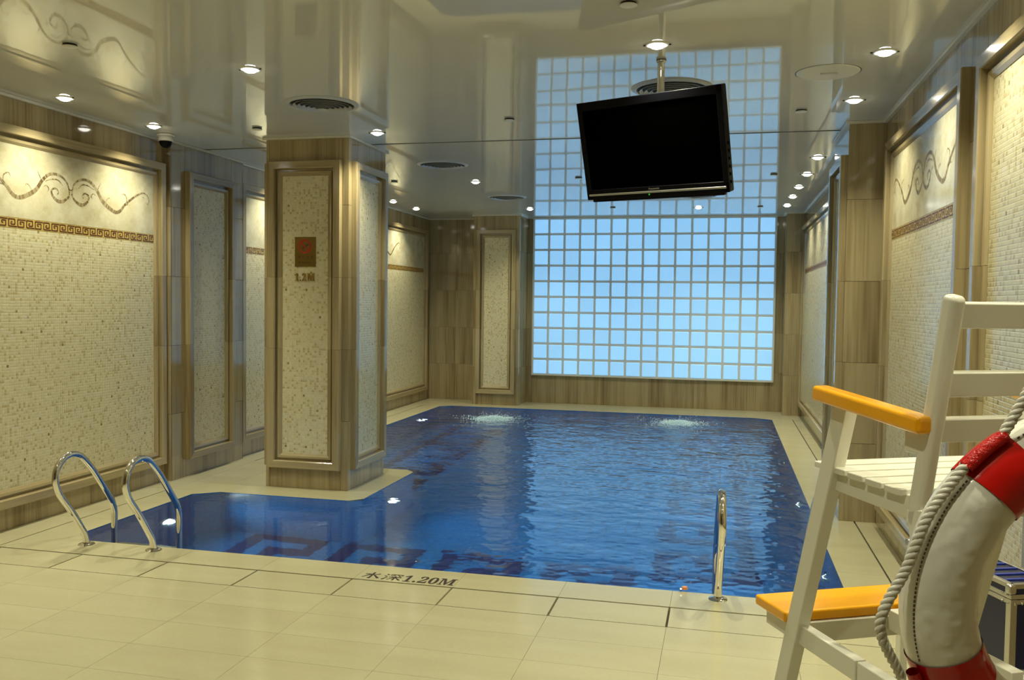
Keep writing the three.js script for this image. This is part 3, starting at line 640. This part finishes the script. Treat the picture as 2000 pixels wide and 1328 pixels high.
// ---------------------------------------------------------------- signs on the pillar
{
  const xs = -3.2155, d = PIL.d0 - 0.001;
  const c = document.createElement('canvas'); c.width = 384; c.height = 512; const k = c.getContext('2d');
  k.fillStyle = '#fff'; k.fillRect(0, 0, 384, 512);
  const s = thing('no_smoking_sign', 'brass plate with red no smoking ring fixed on the pillar', 'sign', undefined, [xs, 1.881, -(d)]);
  const plate = new THREE.BoxGeometry(0.177, 0.234, 0.004, 1, 1, 1); plate.translate(0, 0, 0.003);
  part('plate', plate, M.plate, s, 'polished brass plate');
  const rg = new THREE.RingGeometry(0.042, 0.055, 48); rg.translate(-0.004, 0.042, 0.0056); part('red_ring', rg, M.red, s);
  const sl = new THREE.BoxGeometry(0.1, 0.011, 0.0006); sl.rotateZ(-Math.PI / 4); sl.translate(-0.004, 0.042, 0.0056); part('red_slash', sl, M.red, s);
  const cig = []; const bx = (w, h, x, y, a) => { const g = new THREE.BoxGeometry(w, h, 0.0004); g.rotateZ(a); g.translate(x, y, 0.0053); cig.push(g); };
  bx(0.05, 0.010, -0.004, 0.040, 0.6); bx(0.012, 0.012, 0.022, 0.057, 0.6); bx(0.004, 0.02, -0.02, 0.052, 0.3); bx(0.004, 0.016, 0.012, 0.028, -0.4);
  part('cigarette_print', merge(cig), M.print, s);
  // small characters under the ring, each a few strokes, and a line of latin letters
  const st = [], ln = (x0, y0, x1, y1, w = 0.0016) => { const l = Math.hypot(x1 - x0, y1 - y0), g = new THREE.BoxGeometry(l, w, 0.0004); g.rotateZ(Math.atan2(y1 - y0, x1 - x0)); g.translate((x0 + x1) / 2, (y0 + y1) / 2, 0.0053); st.push(g); };
  const chars = [
    [[0.1, 0.9, 0.2, 0.8], [0, 0.6, 0.2, 0.6], [0.2, 0.6, 0.15, 0.1], [0.15, 0.1, 0.32, 0.25], [0.4, 0.88, 1, 0.88], [0.45, 0.72, 0.95, 0.72], [0.35, 0.56, 1, 0.56], [0.7, 1, 0.7, 0.56], [0.48, 0.44, 0.92, 0.44], [0.48, 0.44, 0.45, 0], [0.92, 0.44, 0.92, 0], [0.48, 0.28, 0.92, 0.28], [0.48, 0.14, 0.92, 0.14]],
    [[0.35, 1, 0.05, 0.55], [0.25, 0.8, 0.9, 0.8], [0.9, 0.8, 0.8, 0.02], [0.8, 0.02, 0.65, 0.12], [0.48, 0.78, 0.12, 0.2], [0.7, 0.78, 0.35, 0.05]],
    [[0.02, 0.8, 0.3, 0.8], [0.02, 0.8, 0.05, 0.25], [0.3, 0.8, 0.28, 0.25], [0.05, 0.25, 0.28, 0.25], [0.4, 0.9, 0.85, 0.9], [0.85, 0.9, 0.75, 0.6], [0.75, 0.6, 0.95, 0.6], [0.95, 0.6, 0.45, 0.02], [0.55, 0.88, 0.35, 0.02], [0.5, 0.6, 1, 0.02]],
    [[0.2, 1, 0.2, 0.45], [0.05, 0.8, 0.08, 0.55], [0.36, 0.82, 0.28, 0.6], [0.2, 0.5, 0.02, 0.02], [0.2, 0.45, 0.36, 0.15], [0.45, 0.9, 1, 0.9], [0.45, 0.9, 0.45, 0.02], [1, 0.9, 1, 0.02], [0.45, 0.05, 1, 0.05], [0.55, 0.62, 0.9, 0.62], [0.72, 0.8, 0.58, 0.2], [0.74, 0.5, 0.9, 0.2]],
  ];
  chars.forEach((cs, i) => { for (const [a, b, e, g] of cs) ln(-0.064 + i * 0.037 + a * 0.02, -0.052 + b * 0.022, -0.064 + i * 0.037 + e * 0.02, -0.052 + g * 0.022); });
  part('character_print', merge(st), M.print, s);
  const en = new TextGeometry('No Smoking', { font: fontSans, size: 0.0135, depth: 0.0004, curveSegments: 3 }); en.computeBoundingBox(); en.translate(-en.boundingBox.max.x / 2 - 0.004, -0.09, 0.005);
  part('latin_print', en, M.print, s);
  const dm = thing('depth_numerals', 'raised brass depth numerals 1.2M on the pillar mosaic below the sign', 'lettering', undefined, [-3.306, 1.652, -(d)]);
  let x = 0; for (const ch of '1.2M') { const g = new TextGeometry(ch, { font, size: 0.06, depth: 0.006, curveSegments: 5 }); g.computeBoundingBox(); g.translate(x - g.boundingBox.min.x, 0, 0.001); x += g.boundingBox.max.x - g.boundingBox.min.x + 0.012; part('numeral', g, M.brass, dm); }
  dm.scale.x = 0.18 / x;
}

// ---------------------------------------------------------------- pool ladders
{
  const prof = [[0.0, 4.612], [0.06, 4.602], [0.115, 4.566], [0.19, 4.515], [0.262, 4.462], [0.354, 4.388], [0.435, 4.356], [0.506, 4.372], [0.557, 4.424], [0.572, 4.492], [0.549, 4.566], [0.454, 4.666], [0.304, 4.784], [0.225, 4.842], [0.155, 4.866], [0.075, 4.867], [-0.2, 4.867], [-0.85, 4.867]];
  const curve = new THREE.CatmullRomCurve3(prof.map(([y, d]) => new THREE.Vector3(0, y, -(d - 4.612))), false, 'catmullrom', 0.4);
  const tube = new THREE.TubeGeometry(curve, 120, 0.0195, 16, false), flange = lathe([[0.02, 0.012], [0.03, 0.011], [0.046, 0.005], [0.048, 0]], 32), tread = new RoundedBoxGeometry(0.43, 0.026, 0.08, 2, 0.006);
  const ladder = (x, label, turn = 0) => {
    const o = thing('pool_ladder', label, 'ladder', 'pool ladders', [x, 0, -4.612], turn);
    for (const dx of [0, 0.464]) { const r = part('handrail', tube, M.chrome, o, 'polished steel tube handrail'); r.position.x = dx; const f = part('floor_flange', flange, M.chrome, r); f.position.set(0, 0, 0); }
    for (const y of [-0.22, -0.47, -0.72]) { const t = part('tread', tread, M.steel, o); t.position.set(0.232, y, -(4.867 - 4.612)); }
  };
  ladder(-3.737, 'polished steel pool ladder with two looped handrails by the left bay');
  ladder(0.006, 'polished steel pool ladder beside the lifeguard chair', 0.05);
}
// small orange float at the coping
{
  const o = thing('jet_nozzle', 'tiny orange and grey fitting at the pool edge near the steel ladder', 'fitting', undefined, [-0.175, -0.0, -4.70]);
  const b = part('cap', new THREE.CylinderGeometry(0.014, 0.018, 0.012, 20), std({ color: lin(0.75, 0.3, 0.08), roughness: 0.4 }), o); b.position.set(0.01, 0.012, -0.012);
  const s = part('stem', new THREE.CylinderGeometry(0.005, 0.006, 0.05, 12), M.steel, o); s.position.set(-0.008, 0.004, 0.006); s.rotation.x = 1.0;
}

// ---------------------------------------------------------------- lifeguard chair: x across, y up, -z forwards
const PSI = 0.48, CO = [0.249, 0, -1.998];
{
  const o = thing('lifeguard_chair', 'white wooden lifeguard chair with yellow armrests and yellow foot step', 'chair', undefined, CO, PSI);
  const W = 0.51, T = 0.031, S = [1, 0, 0];
  const P = (s, y, d) => [s, y, -d];
  for (const k of [0, 1]) {
    const s0 = k ? W - T / 2 : T / 2, si = k ? W - T * 0.95 : T * 0.95, so = k ? W + 0.006 : -0.006;
    part('front_leg', bar(P(s0, 0, 0.3935), P(s0, 1.292, 0.0045), T, 0.046, S), M.wood, o);
    part('back_post', bar(P(s0, 1.08, -0.222), P(s0, 1.525, -0.3045), T, 0.037, S, 0.012), M.wood, o);
    part('rear_leg', bar(P(s0, 1.12, -0.235), P(s0, 0, -0.44), T, 0.042, S), M.wood, o);
    part('seat_rail', bar(P(si, 1.1235, 0.1), P(si, 1.116, -0.24), 0.024, 0.046, S), M.wood, o);
    part('armrest', bar(P(so, 1.3115, 0.072), P(so, 1.284, -0.272), 0.043, 0.034, S, 0.009), M.yellow, o, 'glossy yellow armrest');
    part('arm_block', bar(P(s0, 1.27, -0.225), P(s0, 1.225, -0.225), T, 0.05, S, 0.006), M.wood, o);
    if (!k) part('lower_rail', bar(P(si - 0.005, 0.737, 0.3), P(si - 0.005, 0.737, -0.058), 0.026, 0.046, S), M.wood, o);
    if (!k) part('lower_rail', bar(P(si - 0.005, 0.737, -0.0625), P(si - 0.005, 0.737, -0.34), 0.026, 0.046, S), M.wood, o);
  }
  for (let i = 0; i < 5; i++) part('seat_slat', bar(P(0.005, 1.1475 - i * 0.0012, 0.075 - i * 0.06), P(W - 0.005, 1.1475 - i * 0.0012, 0.075 - i * 0.06), 0.052, 0.014, [0, 0, 1]), M.wood, o);
  part('front_apron', bar(P(0.02, 1.124, 0.088), P(W - 0.02, 1.124, 0.088), 0.044, 0.022, [0, 1, 0]), M.wood, o);
  part('rear_apron', bar(P(0.02, 1.115, -0.205), P(W - 0.02, 1.115, -0.205), 0.05, 0.022, [0, 1, 0]), M.wood, o);
  for (const [y0, y1] of [[1.465, 1.512], [1.338, 1.385], [1.252, 1.298]]) { const y = (y0 + y1) / 2, d = -0.222 - (y - 1.08) * 0.1855; part('back_rail', bar(P(T - 0.004, y, d), P(W - T + 0.004, y, d), y1 - y0, 0.02, [0, 1, 0.18]), M.wood, o); }
  part('foot_step', bar(P(-0.006, 0.766, 0.257), P(W + 0.006, 0.766, 0.257), 0.138, 0.026, [0, 0, 1], 0.006), M.yellow, o, 'glossy yellow foot step board');
  part('step_bearer', bar(P(T, 0.728, 0.19), P(W - T, 0.728, 0.19), 0.05, 0.02, [0, 1, 0]), M.wood, o);
  part('step_bearer', bar(P(T, 0.728, 0.28), P(W - T, 0.728, 0.28), 0.05, 0.02, [0, 1, 0]), M.wood, o);
  part('middle_bearer', bar(P(0.285, 0.745, 0.18), P(0.285, 0.745, -0.2), 0.03, 0.05, S), M.wood, o);
  part('rear_stretcher', bar(P(T, 0.3, -0.38), P(W - T, 0.3, -0.38), 0.045, 0.02, [0, 1, 0]), M.wood, o);
}

// ---------------------------------------------------------------- lifebuoy hung on the back of the chair
{
  const C0 = [0.577, 1.046, -1.609], RC = 0.249, RT = 0.0585;
  const o = thing('lifebuoy', 'white lifebuoy with red bands and grab rope hung behind the chair', 'lifebuoy', undefined, C0);
  o.rotation.order = 'YXZ'; o.rotation.set(0.1, 0.36, 0.0);
  const seg = (a0, a1, rt, name, mat) => {
    const na = Math.max(6, Math.round((a1 - a0) * 40)), nb = 36, pos = [], uv = [], idx = [];
    for (let i = 0; i <= na; i++) for (let j = 0; j <= nb; j++) {
      const a = a0 + (a1 - a0) * i / na, b = j / nb * Math.PI * 2;
      const lump = 1 + 0.018 * (vn(a * 5 + 3, b * 1.4, 64, 64) - 0.5) + 0.012 * (vn(a * 14, b * 3, 90, 64) - 0.5);
      const r = RC + rt * lump * Math.cos(b);
      pos.push(r * Math.cos(a), r * Math.sin(a), rt * lump * 0.92 * Math.sin(b)); uv.push(a * RC, b * rt);
    }
    for (let i = 0; i < na; i++) for (let j = 0; j < nb; j++) { const p = i * (nb + 1) + j, q = p + nb + 1; idx.push(p, q, p + 1, q, q + 1, p + 1); }
    const g = new THREE.BufferGeometry(); g.setAttribute('position', new THREE.Float32BufferAttribute(pos, 3)); g.setAttribute('uv', new THREE.Float32BufferAttribute(uv, 2)); g.setIndex(idx); g.computeVertexNormals();
    return part(name, g, mat, o);
  };
  const BANDS = [131, 209.5, 311, 390, 491].map((q) => q * Math.PI / 180), HB = 0.145;
  for (let k = 0; k < 4; k++) {
    const a = BANDS[k], gap = BANDS[k + 1] - a;
    seg(a + HB - 0.02, a + gap - HB + 0.02, RT, 'white_section', M.vinyl);
    seg(a - HB, a + HB, RT + 0.0022, 'red_band', M.vinylRed).userData.label = 'glossy red band';
    // red sleeve that holds the rope
    const ro = RC + RT + 0.010, pts = [-0.125, -0.04, 0.04, 0.125].map((t) => new THREE.Vector3(ro * Math.cos(a + t), ro * Math.sin(a + t), 0.02));
    part('rope_sleeve', new THREE.TubeGeometry(new THREE.CatmullRomCurve3(pts), 20, 0.0105, 12, false), M.vinylRed, o);
    // rope between the bands: three twisted strands
    const pull = k === 3 ? [0.014, 0.09, 0.17, 0.115, 0.014] : [0.014, 0.014, 0.016, 0.05, 0.03], list = [0, 0.25, 0.5, 0.75, 1].map((t, i) => { const b = a + 0.12 + (gap - 0.24) * t, r = RC + RT + pull[i]; return new THREE.Vector3(r * Math.cos(b), r * Math.sin(b), 0.02); });
    const path = new THREE.CatmullRomCurve3(list), len = path.getLength();
    for (let s = 0; s < 3; s++) {
      class Strand extends THREE.Curve { getPoint(t, out = new THREE.Vector3()) { const p = path.getPointAt(t), T = path.getTangentAt(t), N = new THREE.Vector3(0, 0, 1), Bn = T.clone().cross(N), q = t * len / 0.034 * Math.PI * 2 + s * 2.0944; return out.copy(p).addScaledVector(N, 0.0042 * Math.cos(q)).addScaledVector(Bn, 0.0042 * Math.sin(q)); } }
      part('rope_strand', new THREE.TubeGeometry(new Strand(), 150, 0.0047, 6, false), M.rope, o);
    }
    // stitched seam along the outer face
    const st = [], n = 44;
    for (let i = 0; i < n; i++) { const b = a + HB + 0.03 + (gap - 2 * HB - 0.06) * i / (n - 1), q = 0.42, g = new THREE.BoxGeometry(0.0032, 0.0042, 0.0014); g.rotateZ(b); const r = RC + (RT + 0.0002) * Math.cos(q); g.translate(r * Math.cos(b), r * Math.sin(b), (RT + 0.0002) * 0.92 * Math.sin(q)); st.push(g); }
    const sm = part('stitching', merge(st), M.stitch, o); sm.userData.kind = 'stuff';
  }
}

// ---------------------------------------------------------------- blue case on a low white bench
{
  const psi = 0.378, pos = [0.851, 0, -2.88];
  const L = 0.52, Wd = 0.15, Y0 = 0.41, Hh = 0.272;
  const b = thing('low_bench', 'low white wooden bench under the blue case', 'bench', undefined, pos, psi);
  const bt = part('bench_top', rbox(Wd + 0.06, 0.024, L + 0.06, 0.004), M.wood, b); bt.position.set(Wd / 2, Y0 - 0.012, -L / 2);
  for (const x of [-0.01, Wd + 0.01]) for (const z of [0.01, -L - 0.01]) { const l = part('leg', rbox(0.03, Y0 - 0.024, 0.03, 0.003), M.wood, b); l.position.set(x, (Y0 - 0.024) / 2, z); }
  const o = thing('tool_case', 'dark blue equipment case with aluminium edges and chrome handle', 'case', undefined, [pos[0], Y0, pos[2]], psi);
  const Hl = 0.045;
  const put = (name, w, h, d, x, y, z, m, r = 0.002, label) => { const q = part(name, rbox(w, h, d, r), m, o, label); q.position.set(x, y, z); return q; };
  put('body', Wd - 0.004, Hh - Hl - 0.002, L - 0.004, Wd / 2, (Hh - Hl) / 2, -L / 2, M.caseBlue);
  put('lid', Wd - 0.004, Hl - 0.002, L - 0.004, Wd / 2, Hh - Hl / 2, -L / 2, M.caseBlue);
  const e = 0.022, k = 0.003;
  for (const x of [0, Wd]) for (const z of [0, -L]) put('corner_edge', e, Hh - Hl, e, x + (x ? -e / 2 + k / 2 : e / 2 - k / 2), (Hh - Hl) / 2, z + (z ? e / 2 - k / 2 : -e / 2 + k / 2), M.alu);
  for (const y of [0.007, Hh - Hl - 0.008, Hh - Hl + 0.008, Hh - 0.006]) {
    for (const x of [0, Wd]) put('edge_strip', 0.006, 0.014, L, x + (x ? -0.002 : 0.002), y, -L / 2, M.alu);
    for (const z of [0, -L]) put('edge_strip', Wd, 0.014, 0.006, Wd / 2, y, z + (z ? 0.002 : -0.002), M.alu);
  }
  for (const x of [0.004, Wd - 0.004]) put('top_strip', 0.018, 0.005, L, x, Hh + 0.0005, -L / 2, M.alu);
  for (const z of [-0.004, -L + 0.004]) put('top_strip', Wd, 0.005, 0.018, Wd / 2, Hh + 0.0005, z, M.alu);
  for (let i = 0; i < 9; i++) put('blue_rib', Wd - 0.03, 0.004, 0.012, Wd / 2, Hh + 0.0005, -0.05 - i * 0.052, M.caseStripe, 0.001);
  for (const x of [0.001, Wd - 0.001]) for (const z of [-0.004, -L + 0.004]) put('corner_cap', 0.026, 0.03, 0.026, x, Hh - 0.013, z, M.alu, 0.008);
  for (const y of [Hh - Hl - 0.012, Hh - Hl + 0.012]) for (const z of [-0.012, -0.035]) { const q = part('rivet', new THREE.SphereGeometry(0.004, 10, 8), M.steel, o); q.position.set(-0.002, y, z); }
  for (const x of [0.012, 0.035]) { const q = part('rivet', new THREE.SphereGeometry(0.004, 10, 8), M.steel, o); q.position.set(x, Hh - Hl - 0.012, 0.002); }
  const hc = new THREE.CatmullRomCurve3([[0, 0, -0.2], [0, 0.03, -0.2], [0, 0.04, -0.23], [0, 0.04, -0.31], [0, 0.03, -0.34], [0, 0, -0.34]].map((p) => new THREE.Vector3(...p)));
  const hd = part('handle', new THREE.TubeGeometry(hc, 40, 0.0075, 12, false), M.chrome, o, 'chrome carrying handle'); hd.position.set(Wd / 2, Hh, 0);
  for (const z of [-0.13, -0.4]) put('latch', 0.008, 0.045, 0.03, -0.003, Hh - Hl, z, M.chrome, 0.002);
}

scene.traverse((o) => { if (o.isMesh) { o.castShadow = true; o.receiveShadow = true; } });
renderer.render(scene, camera);
